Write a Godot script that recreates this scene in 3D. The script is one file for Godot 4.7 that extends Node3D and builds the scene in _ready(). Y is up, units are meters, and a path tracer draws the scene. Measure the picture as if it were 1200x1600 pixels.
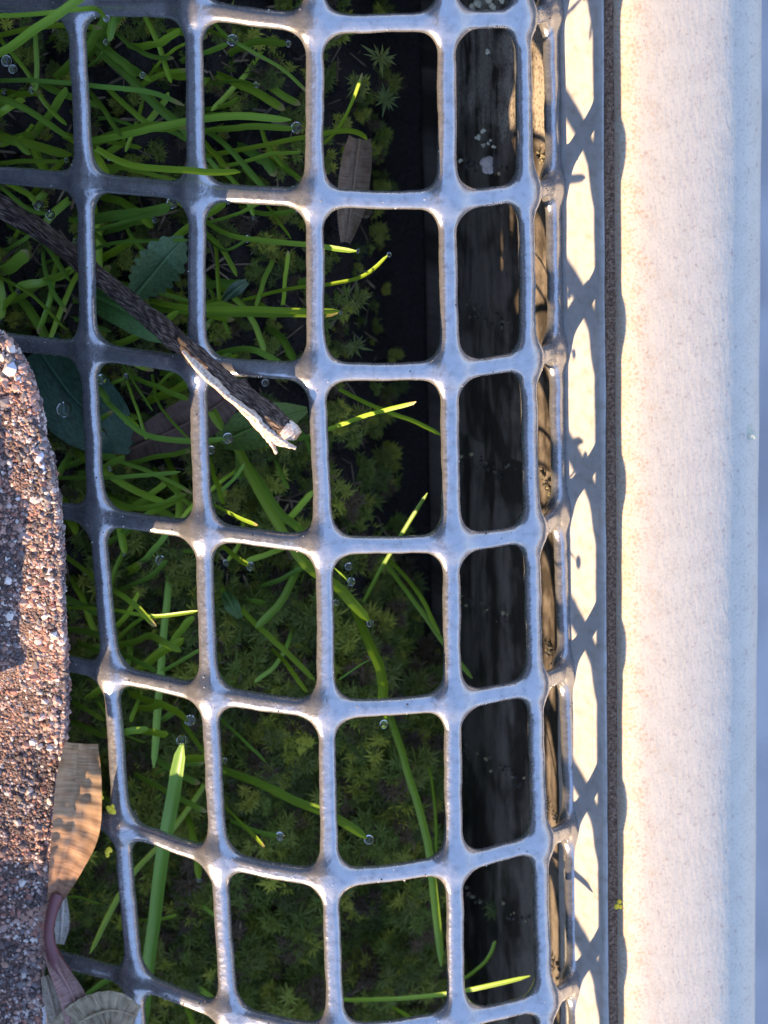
extends Node3D
# A mossy roof gutter under a plastic mesh guard, seen from just above. All lengths in the
# builders are millimetres; they are written to the meshes as metres (factor S).

const S := 0.001
const CAM_D := 480.0        # camera distance from the crown of the mesh
const CAM_TILT := 13.7      # degrees off straight down
const CAM_F := 4800.0       # focal length in units of 0.1 mm at the crown
const SKEW := 0.022         # the gutter runs a little askew to the camera

var rng := RandomNumberGenerator.new()
var noise := FastNoiseLite.new()
var names := {}
var M := {}

# ---------------------------------------------------------------- helpers

class MB:
	var v := PackedVector3Array()
	var n := PackedVector3Array()
	var uv := PackedVector2Array()
	var c := PackedColorArray()
	var i := PackedInt32Array()
	func vert(p: Vector3, t := Vector2.ZERO, col := Color.WHITE) -> int:
		v.append(p); uv.append(t); c.append(col)
		return v.size() - 1
	func tri(a: int, b: int, d: int):
		i.append(a); i.append(b); i.append(d)
	func quad(a: int, b: int, d: int, e: int):
		tri(a, b, d); tri(a, d, e)
	func smooth():
		n.resize(v.size()); n.fill(Vector3.ZERO)
		for k in range(0, i.size(), 3):
			var f := (v[i[k + 2]] - v[i[k]]).cross(v[i[k + 1]] - v[i[k]])
			n[i[k]] += f; n[i[k + 1]] += f; n[i[k + 2]] += f
		for k in n.size():
			n[k] = n[k].normalized() if n[k].length_squared() > 1e-18 else Vector3.UP
	func mesh(base := Vector3.ZERO) -> ArrayMesh:
		if n.size() != v.size(): smooth()
		var vv := PackedVector3Array(); vv.resize(v.size())
		for k in v.size(): vv[k] = (v[k] - base) * 0.001
		var a := []; a.resize(Mesh.ARRAY_MAX)
		a[Mesh.ARRAY_VERTEX] = vv; a[Mesh.ARRAY_NORMAL] = n; a[Mesh.ARRAY_TEX_UV] = uv
		a[Mesh.ARRAY_COLOR] = c; a[Mesh.ARRAY_INDEX] = i
		var m := ArrayMesh.new()
		m.add_surface_from_arrays(Mesh.PRIMITIVE_TRIANGLES, a)
		return m

func numbered(called: String) -> String:
	var k: int = names.get(called, -1) + 1
	names[called] = k
	return called if k == 0 else "%s_%03d" % [called, k]

func tag(o: Node3D, label: String, category: String, group := "", kind := ""):
	if label: o.set_meta("label", label)
	if category: o.set_meta("category", category)
	if group: o.set_meta("group", group)
	if kind: o.set_meta("kind", kind)

func thing(called: String, label: String, category: String, base: Vector3, group := "") -> Node3D:
	var o := Node3D.new()
	o.name = numbered(called)
	o.position = base * S
	add_child(o)
	tag(o, label, category, group)
	return o

func put(mb: MB, called: String, mat: Material, parent: Node3D = null, base := Vector3.ZERO) -> MeshInstance3D:
	return put_mesh(mb.mesh(base), called, mat, parent, base)

func put_mesh(m: Mesh, called: String, mat: Material, parent: Node3D, base := Vector3.ZERO) -> MeshInstance3D:
	var o := MeshInstance3D.new()
	o.mesh = m
	o.material_override = mat
	if parent == null:
		o.name = numbered(called); o.position = base * S
		add_child(o)
	else:
		o.name = called
		parent.add_child(o, true)
	return o

func eye() -> Vector3:
	var t := deg_to_rad(CAM_TILT)
	return Vector3(0, CAM_D * cos(t), -CAM_D * sin(t))

# the point at height h (mm above the mesh crown) that lies in the direction measured on the photograph
func at(x: float, y: float, h: float) -> Vector3:
	var t := deg_to_rad(CAM_TILT)
	var d := Vector3(0, -cos(t), sin(t)) * CAM_F + Vector3(x - 600.0, 0, 0) + Vector3(0, -sin(t), -cos(t)) * (800.0 - y)
	var e := eye()
	return e + d * ((h - e.y) / d.y)

func lut(table: Array, x: float) -> float:
	if x <= table[0][0]: return table[0][1]
	for k in range(1, table.size()):
		if x <= table[k][0]:
			var f: float = (x - table[k - 1][0]) / (table[k][0] - table[k - 1][0])
			return lerpf(table[k - 1][1], table[k][1], f)
	return table[-1][1]

func spline(p: Array, f: float):
	var k := clampi(int(f * (p.size() - 1)), 0, p.size() - 2)
	var t := f * (p.size() - 1) - k
	var a = p[maxi(k - 1, 0)]; var b = p[k]; var c = p[k + 1]; var d = p[mini(k + 2, p.size() - 1)]
	return 0.5 * (2.0 * b + (c - a) * t + (2.0 * a - 5.0 * b + 4.0 * c - d) * t * t + (3.0 * b - a - 3.0 * c + d) * t * t * t)

func mat(col: Color, rough: float, extra := {}) -> StandardMaterial3D:
	var m := StandardMaterial3D.new()
	m.albedo_color = col.linear_to_srgb()
	m.roughness = rough
	for k in extra: m.set(k, extra[k])
	return m

func noise_tex(sd: int, freq: float, ramp: Array, size := 512, fractal := 4) -> NoiseTexture2D:
	var f := FastNoiseLite.new()
	f.seed = sd; f.frequency = freq; f.fractal_octaves = fractal
	var t := NoiseTexture2D.new()
	t.width = size; t.height = size; t.seamless = true; t.noise = f
	if ramp.size():
		var g := Gradient.new()
		var off := PackedFloat32Array(); var cols := PackedColorArray()
		for r in ramp:
			off.append(r[0]); cols.append(Color(r[1]).linear_to_srgb())
		g.offsets = off; g.colors = cols
		t.color_ramp = g
	return t

# fibres: fx features across, fy along
func streak_texture(sd: int, fx: float, fy: float, dark: Color, light: Color) -> ImageTexture:
	var f := FastNoiseLite.new(); f.seed = sd; f.frequency = 1.0; f.fractal_octaves = 2
	var n := 256
	var im := Image.create(n, n, false, Image.FORMAT_RGB8)
	for y in n:
		for x in n:
			var u := float(x) / n; var v := float(y) / n
			var t := f.get_noise_2d(u * fx * 0.5, v * fy * 0.5) * 0.5 + f.get_noise_2d(u * 3.0 + 40.0, v * 3.0) * 0.35
			im.set_pixel(x, y, dark.lerp(light, clampf(0.62 + t, 0.0, 1.0)).linear_to_srgb())
	return ImageTexture.create_from_image(im)

func gray_tex(sd: int, freq: float, size := 512) -> NoiseTexture2D:
	return noise_tex(sd, freq, [], size)

# ---------------------------------------------------------------- the scene

func _ready():
	rng.seed = 7
	noise.seed = 3; noise.frequency = 0.05; noise.fractal_octaves = 3
	setup_camera_and_light()
	make_materials()
	make_house_and_ground()
	make_gutter()
	make_soil_and_moss()
	make_shingles()
	make_mesh_guard()
	make_twig()
	make_leaves()
	make_grass()
	make_debris()

func setup_camera_and_light():
	var cam := Camera3D.new()
	cam.name = "camera"
	add_child(cam)
	var t := deg_to_rad(CAM_TILT)
	cam.position = eye() * S
	cam.look_at_from_position(eye() * S, Vector3.ZERO, Vector3(0, -sin(t), -cos(t)))
	cam.near = 0.01; cam.far = 600.0
	cam.fov = rad_to_deg(2.0 * atan(800.0 / CAM_F))
	var ca := CameraAttributesPhysical.new()
	ca.frustum_focal_length = 72.0
	ca.frustum_focus_distance = 0.484
	ca.exposure_aperture = 22.0
	ca.frustum_near = 0.01; ca.frustum_far = 600.0
	cam.attributes = ca
	cam.current = true
	var env := Environment.new()
	env.background_mode = Environment.BG_SKY
	var sky := Sky.new()
	var sm := ProceduralSkyMaterial.new()
	sm.sky_top_color = Color(0.47, 0.57, 0.76)
	sm.sky_horizon_color = Color(0.74, 0.79, 0.86)
	sm.sky_curve = 0.12
	sm.ground_bottom_color = Color(0.25, 0.24, 0.22)
	sm.ground_horizon_color = Color(0.55, 0.6, 0.66)
	sm.sun_angle_max = 25.0
	sm.energy_multiplier = 1.05
	sky.sky_material = sm
	env.sky = sky
	env.tonemap_mode = Environment.TONE_MAPPER_LINEAR
	env.tonemap_exposure = 2.9
	env.sdfgi_enabled = true; env.ssao_enabled = true; env.ssil_enabled = true
	var we := WorldEnvironment.new()
	we.name = "world_environment"
	we.environment = env
	add_child(we)
	var sun := DirectionalLight3D.new()
	sun.name = "sun"
	add_child(sun)
	sun.look_at_from_position(SUN_FROM, Vector3.ZERO, Vector3.UP)
	sun.light_energy = 1.6
	sun.light_color = Color(1.0, 0.86, 0.70)
	sun.light_angular_distance = 0.5
	sun.shadow_enabled = true

const SUN_FROM := Vector3(-0.603, 0.2045, 0.771)

func make_materials():
	# weathered grey plastic of the mesh
	M.plastic = mat(Color(0.45, 0.45, 0.45), 0.3, {"metallic": 0.72, "metallic_specular": 0.7})
	M.plastic.albedo_texture = noise_tex(11, 0.02, [[0.0, Color(0.6, 0.6, 0.6)], [0.35, Color(0.88, 0.88, 0.88)], [0.62, Color(0.98, 0.98, 0.98)], [0.8, Color(1, 1, 1)]])
	M.plastic.uv1_triplanar = true; M.plastic.uv1_world_triplanar = true; M.plastic.uv1_scale = Vector3(45, 45, 45)
	M.plastic.roughness_texture = noise_tex(12, 0.03, [[0.3, Color(0.45, 0.45, 0.45)], [0.7, Color(1, 1, 1)]])
	M.plastic.heightmap_enabled = true; M.plastic.heightmap_texture = gray_tex(13, 0.03); M.plastic.heightmap_scale = 0.006
	M.grass = mat(Color(1, 1, 1), 0.42, {"vertex_color_use_as_albedo": true, "backlight_enabled": true, "backlight": Color(0.55, 0.6, 0.12)})
	M.grass.albedo_texture = streak_texture(81, 46.0, 1.6, Color(0.72, 0.78, 0.7), Color(1, 1, 1))
	M.grass.uv1_scale = Vector3(0.5, 1, 1)
	M.leaf = mat(Color(1, 1, 1), 0.6, {"vertex_color_use_as_albedo": true, "backlight_enabled": true, "backlight": Color(0.3, 0.3, 0.12)})
	M.leaf.albedo_texture = noise_tex(21, 0.03, [[0.25, Color(0.55, 0.5, 0.45)], [0.6, Color(1, 1, 1)]])
	M.leaf.uv1_scale = Vector3(1.5, 0.5, 1)
	M.dry = mat(Color(1, 1, 1), 0.75, {"vertex_color_use_as_albedo": true, "backlight_enabled": true, "backlight": Color(0.25, 0.2, 0.12)})
	M.dry.albedo_texture = streak_texture(82, 2.2, 42.0, Color(0.42, 0.34, 0.25), Color(1, 1, 1))
	M.moss = mat(Color(1, 1, 1), 0.7, {"vertex_color_use_as_albedo": true, "backlight_enabled": true, "backlight": Color(0.4, 0.45, 0.1)})
	M.soil = mat(Color(0.018, 0.014, 0.01), 0.95)
	M.soil.heightmap_enabled = true; M.soil.heightmap_texture = gray_tex(31, 0.04); M.soil.heightmap_scale = 0.2
	M.soil.uv1_triplanar = true; M.soil.uv1_world_triplanar = true; M.soil.uv1_scale = Vector3(30, 30, 30)
	M.dirt = mat(Color(1, 1, 1), 0.95)
	M.dirt.albedo_texture = noise_tex(32, 0.04, [[0.25, Color(0.16, 0.09, 0.055)], [0.5, Color(0.32, 0.2, 0.13)], [0.75, Color(0.45, 0.31, 0.21)]])
	M.dirt.uv1_triplanar = true; M.dirt.uv1_world_triplanar = true; M.dirt.uv1_scale = Vector3(60, 60, 60)
	M.dirt.heightmap_enabled = true; M.dirt.heightmap_texture = gray_tex(33, 0.06); M.dirt.heightmap_scale = 0.08
	M.bark = mat(Color(1, 1, 1), 0.9)
	M.bark.albedo_texture = noise_tex(41, 0.03, [[0.25, Color(0.035, 0.022, 0.016)], [0.5, Color(0.12, 0.08, 0.058)], [0.72, Color(0.32, 0.24, 0.18)]])
	M.bark.uv1_scale = Vector3(0.9, 0.35, 1)
	M.bark.heightmap_enabled = true; M.bark.heightmap_texture = gray_tex(42, 0.04); M.bark.heightmap_scale = 0.06
	M.wood = mat(Color(0.78, 0.66, 0.52), 0.8)
	M.wood.albedo_texture = noise_tex(43, 0.04, [[0.2, Color(0.5, 0.35, 0.27)], [0.6, Color(1, 1, 1)]])
	M.wood.uv1_triplanar = true; M.wood.uv1_world_triplanar = true; M.wood.uv1_scale = Vector3(80, 80, 80)
	M.shingle = mat(Color(1, 1, 1), 0.95)
	M.shingle.albedo_texture = noise_tex(51, 0.09, [[0.2, Color(0.05, 0.035, 0.03)], [0.5, Color(0.16, 0.095, 0.075)], [0.7, Color(0.3, 0.2, 0.16)]])
	M.shingle.uv1_triplanar = true; M.shingle.uv1_world_triplanar = true; M.shingle.uv1_scale = Vector3(35, 35, 35)
	M.shingle.heightmap_enabled = true; M.shingle.heightmap_texture = gray_tex(52, 0.1); M.shingle.heightmap_scale = 0.1
	M.granule = mat(Color(1, 1, 1), 0.7, {"vertex_color_use_as_albedo": true})
	M.stone = mat(Color(1, 1, 1), 0.6, {"vertex_color_use_as_albedo": true})
	M.lichen = mat(Color(0.75, 0.6, 0.04), 0.9)
	M.pale_lichen = mat(Color(0.6, 0.58, 0.42), 0.9)
	M.water = StandardMaterial3D.new()
	M.water.albedo_color = Color(1, 1, 1, 0.0)
	M.water.transparency = BaseMaterial3D.TRANSPARENCY_ALPHA
	M.water.refraction_enabled = true; M.water.refraction_scale = 0.033
	M.water.roughness = 0.0

# ---------------------------------------------------------------- setting

func box(mb: MB, a: Vector3, b: Vector3):
	for f in [[Vector3(1, 0, 0), Vector3(0, 1, 0), Vector3(0, 0, 1)], [Vector3(0, 1, 0), Vector3(0, 0, 1), Vector3(1, 0, 0)], [Vector3(0, 0, 1), Vector3(1, 0, 0), Vector3(0, 1, 0)]]:
		for s in [0.0, 1.0]:
			var q := []
			for k in [[0, 0], [1, 0], [1, 1], [0, 1]]:
				var w: Vector3 = f[0] * s + f[1] * float(k[0]) + f[2] * float(k[1])
				q.append(mb.vert(a + (b - a) * w))
			if s > 0.5: mb.quad(q[3], q[2], q[1], q[0])
			else: mb.quad(q[0], q[1], q[2], q[3])

func make_house_and_ground():
	var g := MB.new()
	var a := g.vert(Vector3(-3e5, -3000, -3e5)); var b := g.vert(Vector3(3e5, -3000, -3e5))
	var c := g.vert(Vector3(3e5, -3000, 3e5)); var d := g.vert(Vector3(-3e5, -3000, 3e5))
	g.quad(a, b, c, d)
	var gm := mat(Color(1, 1, 1), 0.9)
	gm.albedo_texture = noise_tex(61, 0.02, [[0.3, Color(0.36, 0.36, 0.36)], [0.6, Color(0.5, 0.5, 0.49)]])
	gm.uv1_triplanar = true; gm.uv1_world_triplanar = true; gm.uv1_scale = Vector3(0.4, 0.4, 0.4)
	var o := put(g, "ground", gm)
	o.set_meta("kind", "structure")
	var h := thing("house", "rendered house wall under the shingled roof edge", "house", Vector3(-300, -3000, 0))
	var base := Vector3(-300, -3000, 0)
	var w := MB.new(); box(w, Vector3(-6000, -3000, -5000), Vector3(-300, -120, 5000))
	put(w, "wall", mat(Color(0.5, 0.47, 0.43), 0.9), h, base)
	var fb := MB.new(); box(fb, Vector3(-110, -190, -5000), Vector3(-92, -14, 5000))
	var dc := MB.new(); box(dc, Vector3(-1600, 0, -2600), Vector3(-340, 1700, 230))  # unseen wall added at left to keep sky light off the mesh
	put(dc, "added_shade_wall", mat(Color(0.1, 0.1, 0.1), 0.8), h, base)
	put(fb, "fascia", mat(Color(0.6, 0.58, 0.54), 0.6), h, base)
	var rf := MB.new()
	var prof := [Vector2(-92, -13), Vector2(-6000, 1168), Vector2(-6000, 1140), Vector2(-92, -39)]
	for k in 4:
		var p: Vector2 = prof[k]; var q: Vector2 = prof[(k + 1) % 4]
		var i0 := rf.vert(Vector3(p.x, p.y, -5000)); var i1 := rf.vert(Vector3(q.x, q.y, -5000))
		var i2 := rf.vert(Vector3(q.x, q.y, 5000)); var i3 := rf.vert(Vector3(p.x, p.y, 5000))
		rf.quad(i0, i1, i2, i3)
	put(rf, "roof_deck", M.shingle, h, base)

# the inside of the gutter: one coat, dulled by dirt that lies in streaks along the water lines and in blotches
func wall_texture() -> ImageTexture:
	var w := 1024; var h := 512
	var im := Image.create(w, h, false, Image.FORMAT_RGB8)
	var f := FastNoiseLite.new(); f.seed = 5; f.frequency = 0.02; f.fractal_octaves = 4
	var f2 := FastNoiseLite.new(); f2.seed = 6; f2.frequency = 0.11; f2.fractal_octaves = 3
	for y in h:
		for x in w:
			var b := f2.get_noise_2d(x * 0.35, y * 0.5)
			var fine := f2.get_noise_2d(x * 2.0 + 300.0, y * 2.5)
			var t := clampf(0.42 + 1.2 * f.get_noise_2d(x * 0.1, y * 0.8 + 500.0) + 0.9 * f.get_noise_2d(x * 0.7 + 90.0, y * 0.5) + 0.5 * b, 0.0, 1.0)
			var col := Color(0.055, 0.046, 0.036).lerp(Color(0.22, 0.19, 0.15), t)
			# a stretch painted paler, standing for sun on the wall
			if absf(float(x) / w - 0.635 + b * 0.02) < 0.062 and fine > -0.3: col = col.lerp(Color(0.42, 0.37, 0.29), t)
			col = col * (1.0 + 0.35 * fine)
			im.set_pixel(x, y, Color(col.r, col.g, col.b).linear_to_srgb())
	return ImageTexture.create_from_image(im)

# paint of the bead: off white, mottled, with rust-brown stains gathered along its inner edge and dark specks
func bead_texture() -> ImageTexture:
	var w := 512; var h := 1536
	var im := Image.create(w, h, false, Image.FORMAT_RGB8)
	var f := FastNoiseLite.new(); f.seed = 15; f.frequency = 0.012; f.fractal_octaves = 4
	var f2 := FastNoiseLite.new(); f2.seed = 16; f2.frequency = 0.07; f2.fractal_octaves = 4
	var f3 := FastNoiseLite.new(); f3.seed = 17; f3.frequency = 0.032; f3.fractal_octaves = 2
	for y in h:
		for x in w:
			var mm_x := 26.0 * x / w
			var a := f.get_noise_2d(x, y); var b := f2.get_noise_2d(x, y); var s := f3.get_noise_2d(x * 1.3, y)
			var col := Color(0.6, 0.55, 0.44)
			col = col.lerp(Color(0.5, 0.45, 0.36), clampf(0.4 + a * 0.9 + b * 0.7, 0, 1) * 0.55)
			col = col.lerp(Color(0.42, 0.38, 0.32), clampf(b * 2.2 - 0.45, 0, 1) * 0.6)
			if s > 0.5 and a > -0.1: col = col.lerp(Color(0.4, 0.31, 0.26), clampf((s - 0.5) * 5.0, 0, 0.6))
			var stain := clampf(b * 1.6 + a * 1.2 + 0.6 - (mm_x - 1.2) * 0.2, 0.0, 1.0)
			col = col.lerp(Color(0.58, 0.4, 0.22), stain * 0.38)
			if b > 0.28 and mm_x < 4.0 + a * 3.0: col = col.lerp(Color(0.36, 0.22, 0.13), 0.3)
			im.set_pixel(x, y, Color(col.r, col.g, col.b).linear_to_srgb())
	return ImageTexture.create_from_image(im)

func extrude(mb: MB, prof: Array, z0: float, z1: float, steps: int, mode := 0, wob := 0.0):
	for k in steps + 1:
		var z := lerpf(z0, z1, float(k) / steps)
		for j in prof.size():
			var p: Vector2 = prof[j]
			var dx := noise.get_noise_2d(z * 0.9, 50.0 + j * 2.0) * wob
			var uvv := Vector2(z, j)
			if mode == 1: uvv = Vector2(z / 180.0, clampf((p.y + 66.0) / 66.0, 0.002, 0.998))
			elif mode == 2: uvv = Vector2(clampf((p.x - 37.0) / 26.0, 0.0, 0.99) if j < 44 else 0.9, z / 78.0)
			mb.vert(Vector3(p.x + SKEW * z + dx, p.y + dx * 0.5, z), uvv)
	var m := prof.size()
	for k in steps:
		for j in m - 1:
			mb.quad(k * m + j, k * m + j + 1, (k + 1) * m + j + 1, (k + 1) * m + j)

func round_profile(p: Array, n := 4) -> Array:
	var out := []
	for k in (p.size() - 1) * n + 1:
		out.append(spline(p, float(k) / ((p.size() - 1) * n)))
	return out

func make_gutter():
	var base := Vector3(-30, -78, 0)
	var g := thing("gutter", "off white painted metal roof gutter with rolled front edge, dirty inside", "gutter", base)
	var inner := [Vector2(-90, -26), Vector2(-90, -45), Vector2(-88, -72), Vector2(-80, -77), Vector2(0, -77), Vector2(8, -74), Vector2(12.5, -62), Vector2(16.4, -51), Vector2(19.6, -42), Vector2(23, -35.5), Vector2(26.4, -30), Vector2(28.2, -25.6)]
	var lip := [Vector2(28.2, -25.6), Vector2(29.5, -23), Vector2(32.4, -19), Vector2(34.6, -15.6), Vector2(35.2, -14.8), Vector2(35.6, -14.6), Vector2(35.9, -15.2), Vector2(36, -19)]
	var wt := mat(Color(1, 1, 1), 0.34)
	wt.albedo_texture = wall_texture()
	wt.heightmap_enabled = true; wt.heightmap_texture = gray_tex(71, 0.02); wt.heightmap_scale = 0.03
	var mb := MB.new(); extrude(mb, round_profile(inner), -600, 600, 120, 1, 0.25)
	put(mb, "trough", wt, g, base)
	mb = MB.new(); extrude(mb, round_profile(lip), -600, 600, 240, 1, 0.25)
	var lt := mat(Color(1, 1, 1), 0.4)
	lt.albedo_texture = noise_tex(73, 0.03, [[0.2, Color(0.4, 0.37, 0.31)], [0.42, Color(0.5, 0.485, 0.44)], [0.7, Color(0.54, 0.53, 0.49)]])
	lt.uv1_triplanar = true; lt.uv1_world_triplanar = true; lt.uv1_scale = Vector3(25, 25, 25)
	put(mb, "inner_lip", lt, g, base)
	var dirt := [Vector2(35.5, -15.2), Vector2(35.9, -14.2), Vector2(36.7, -13.5), Vector2(37.5, -13.3), Vector2(38.1, -14.2)]
	mb = MB.new(); extrude(mb, round_profile(dirt, 3), -600, 600, 1600, 0, 0.22)
	put(mb, "groove_dirt", M.dirt, g, base)
	var bead := [Vector2(37.0, -20), Vector2(37.0, -15.5), Vector2(37.3, -12.9), Vector2(38.3, -10.9), Vector2(40.4, -9.7), Vector2(44.3, -9.1), Vector2(49.3, -9.0), Vector2(54.2, -9.5), Vector2(57.6, -10.8), Vector2(59.6, -13), Vector2(60.4, -16), Vector2(60.2, -22), Vector2(57, -32), Vector2(40, -64), Vector2(20, -82), Vector2(-80, -82), Vector2(-92, -76), Vector2(-92, -26)]
	var bt := mat(Color(1, 1, 1), 0.38)
	bt.albedo_texture = bead_texture()
	bt.heightmap_enabled = true; bt.heightmap_texture = gray_tex(72, 0.05); bt.heightmap_scale = 0.003
	mb = MB.new(); extrude(mb, round_profile(bead), -600, 600, 120, 2, 0.2)
	put(mb, "front_bead", bt, g, base)

# ---------------------------------------------------------------- soil, moss

func soil_edge(z: float) -> float:
	return lut([[-140, -1], [-30, -2], [10, -3], [35, 0], [55, 8], [120, 10]], z) + noise.get_noise_2d(z * 3.0, 9.0) * 4.0

func soil_y(x: float, z: float) -> float:
	var e := soil_edge(z)
	var top := -44.0 + noise.get_noise_2d(x * 1.2, z * 1.2) * 9.0 + noise.get_noise_2d(x * 5.0, z * 5.0) * 2.0
	top += lut([[-90, 4], [-50, 3], [-20, 0]], x)
	var k := smoothstep(e - 6.0, e + 5.0, x)
	return lerpf(top, -76.0, k)

func make_soil_and_moss():
	var mb := MB.new()
	var nx := 80; var nz := 260
	for k in nz + 1:
		for j in nx + 1:
			var x := lerpf(-90, 16, float(j) / nx); var z := lerpf(-260, 260, float(k) / nz)
			mb.vert(Vector3(x + SKEW * z, soil_y(x, z), z))
	for k in nz:
		for j in nx:
			var a := k * (nx + 1) + j
			mb.quad(a, a + 1, a + nx + 2, a + nx + 1)
	var o := put(mb, "soil", M.soil)
	o.set_meta("kind", "structure")
	# a clump of star-shaped moss shoots
	var clump := moss_clump(5, 77)
	var sprig := moss_clump(1, 78)
	var xf := []; var cols := []
	for k in 20000:
		var z := rng.randf_range(-170, 170)
		var x := rng.randf_range(-88, soil_edge(z) + 4.0)
		var dens := lut([[-170, 0.15], [-20, 0.2], [20, 0.42], [45, 1.3]], z) + noise.get_noise_2d(x * 2.5 + 90.0, z * 2.5) * 0.9
		if rng.randf() > dens: continue
		var y := soil_y(x, z)
		var s := rng.randf_range(0.45, 0.95) * lut([[-20, 0.65], [30, 1.0]], z)
		var b := Basis(Vector3.UP, rng.randf() * TAU) * Basis(Vector3.RIGHT, rng.randf_range(-0.5, 0.5))
		xf.append(Transform3D(b.scaled(Vector3(s, s, s)), Vector3(x + SKEW * z, y + rng.randf_range(-1.5, 2.0), z) * S))
		var v := rng.randf_range(0.5, 1.3)
		var yel := rng.randf()
		var c := Color(0.105, 0.155, 0.016).lerp(Color(0.38, 0.39, 0.035), yel * yel * yel) * v
		if rng.randf() < 0.16: c = Color(0.09, 0.06, 0.025) * v
		cols.append(c)
	var mm := MultiMesh.new()
	mm.transform_format = MultiMesh.TRANSFORM_3D
	mm.use_colors = true
	mm.mesh = clump
	mm.instance_count = xf.size()
	for k in xf.size():
		mm.set_instance_transform(k, xf[k]); mm.set_instance_color(k, cols[k])
	var mi := MultiMeshInstance3D.new()
	mi.multimesh = mm
	mi.material_override = M.moss
	mi.name = "moss_carpet"
	add_child(mi)
	tag(mi, "dark green star moss covering the soil inside the gutter", "moss", "", "stuff")
	var bits := []; var bcol := []
	for k in 1500:
		var z := rng.randf_range(-120, 120)
		var x := rng.randf_range(-85, soil_edge(z) + 2.0)
		var L := rng.randf_range(0.5, 3.0); var th := rng.randf_range(0.08, 0.3)
		var b := Basis(Vector3.UP, rng.randf() * TAU) * Basis(Vector3.RIGHT, rng.randf_range(-0.4, 0.4))
		bits.append(Transform3D(b * Basis.from_scale(Vector3(th, th * 0.6, L)), Vector3(x + SKEW * z, soil_y(x, z) + rng.randf_range(0.0, 2.2), z) * S))
		bcol.append(Color(0.14, 0.085, 0.04).lerp(Color(0.26, 0.2, 0.11), rng.randf()) * rng.randf_range(0.25, 1.0))
	var lm := scatter("leaf_litter", stone_mesh(31), bits, bcol, M.granule, self)
	tag(lm, "brown shreds of dead grass and leaf scattered over the soil and moss", "litter", "", "stuff")
	# the shoots that stand out singly
	var spots := [
		[590, 90, -33, 1.5, "olive moss star on the soil edge above the curled tan leaf"], [605, 155, -36, 1.35, "brownish moss star beside the curled tan leaf"],
		[555, 130, -38, 1.2, "small olive moss star behind the sunlit thin grass tip"], [562, 465, -35, 1.4, "spiky olive moss star beside the double grass blade tip"],
		[556, 540, -37, 1.3, "dull moss star on the edge of the black gap"], [612, 1050, -34, 1.4, "yellow green moss star beside the sunlit drooping grass tip"],
		[430, 1150, -36, 1.3, "bright moss star under the mesh beside the dewy blades"], [600, 1530, -36, 1.35, "yellow moss star beside the long level grass blade"],
		[640, 1420, -37, 1.3, "green moss star left of the long dark grass blade"], [770, 1420, -47, 1.2, "small moss star stuck to the dirty gutter wall"]]
	for s in spots:
		var p := at(s[0], s[1], s[2])
		var m := MeshInstance3D.new()
		m.mesh = sprig
		m.name = numbered("moss_star")
		var mm2 := mat(Color(0.11, 0.13, 0.025).lerp(Color(0.07, 0.11, 0.025), rng.randf()), 0.7, {"backlight_enabled": true, "backlight": Color(0.4, 0.45, 0.1)})
		m.material_override = mm2
		m.position = p * S
		m.rotation = Vector3(rng.randf_range(-0.7, 0.7), rng.randf() * TAU, rng.randf_range(-0.7, 0.7))
		m.scale = Vector3.ONE * s[3] * 0.8
		add_child(m)
		tag(m, s[4], "moss", "single moss stars")

func scatter(called: String, mesh: Mesh, xf: Array, cols: Array, m: Material, parent: Node3D) -> MultiMeshInstance3D:
	var mm := MultiMesh.new()
	mm.transform_format = MultiMesh.TRANSFORM_3D; mm.use_colors = true
	mm.mesh = mesh
	mm.instance_count = xf.size()
	for k in xf.size():
		mm.set_instance_transform(k, xf[k]); mm.set_instance_color(k, cols[k])
	var mi := MultiMeshInstance3D.new()
	mi.multimesh = mm; mi.material_override = m; mi.name = called
	mi.set_meta("kind", "stuff")
	parent.add_child(mi)
	return mi

func moss_clump(shoots: int, sd: int) -> ArrayMesh:
	var r := RandomNumberGenerator.new(); r.seed = sd
	var mb := MB.new()
	for q in shoots:
		var o := Vector3(r.randf_range(-3, 3), r.randf_range(-1.5, 1.2), r.randf_range(-3, 3)) if shoots > 1 else Vector3.ZERO
		for ring in 4:
			var n := 12 - 2 * ring
			for k in n:
				var az := TAU * (k + r.randf_range(-0.25, 0.25)) / n + ring * 0.5
				var tilt: float = [-0.1, 0.3, 0.7, 1.1][ring] + r.randf_range(-0.4, 0.4)
				var L: float = [2.5, 2.3, 1.9, 1.3][ring] * r.randf_range(0.55, 1.3)
				var d := Vector3(cos(az) * cos(tilt), sin(tilt), sin(az) * cos(tilt))
				var side := Vector3(-sin(az), 0, cos(az)) * L * 0.085
				var up := side.cross(d).normalized() * L * 0.05
				var st := o + Vector3(0, ring * 0.7, 0)
				var tipdrop := Vector3(0, -0.25 * L * (1.0 - ring * 0.3), 0)
				var sh := Color.WHITE * r.randf_range(0.8, 1.15)
				var a := mb.vert(st, Vector2.ZERO, sh); var b := mb.vert(st + d * L * 0.45 + side, Vector2.ZERO, sh)
				var c := mb.vert(st + d * L * 0.45 - side, Vector2.ZERO, sh); var m := mb.vert(st + d * L * 0.45 - up, Vector2.ZERO, sh)
				var t := mb.vert(st + d * L + tipdrop, Vector2.ZERO, sh)
				mb.tri(a, b, m); mb.tri(a, m, c); mb.tri(b, t, m); mb.tri(m, t, c)
	return mb.mesh()

# ---------------------------------------------------------------- shingles

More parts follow.
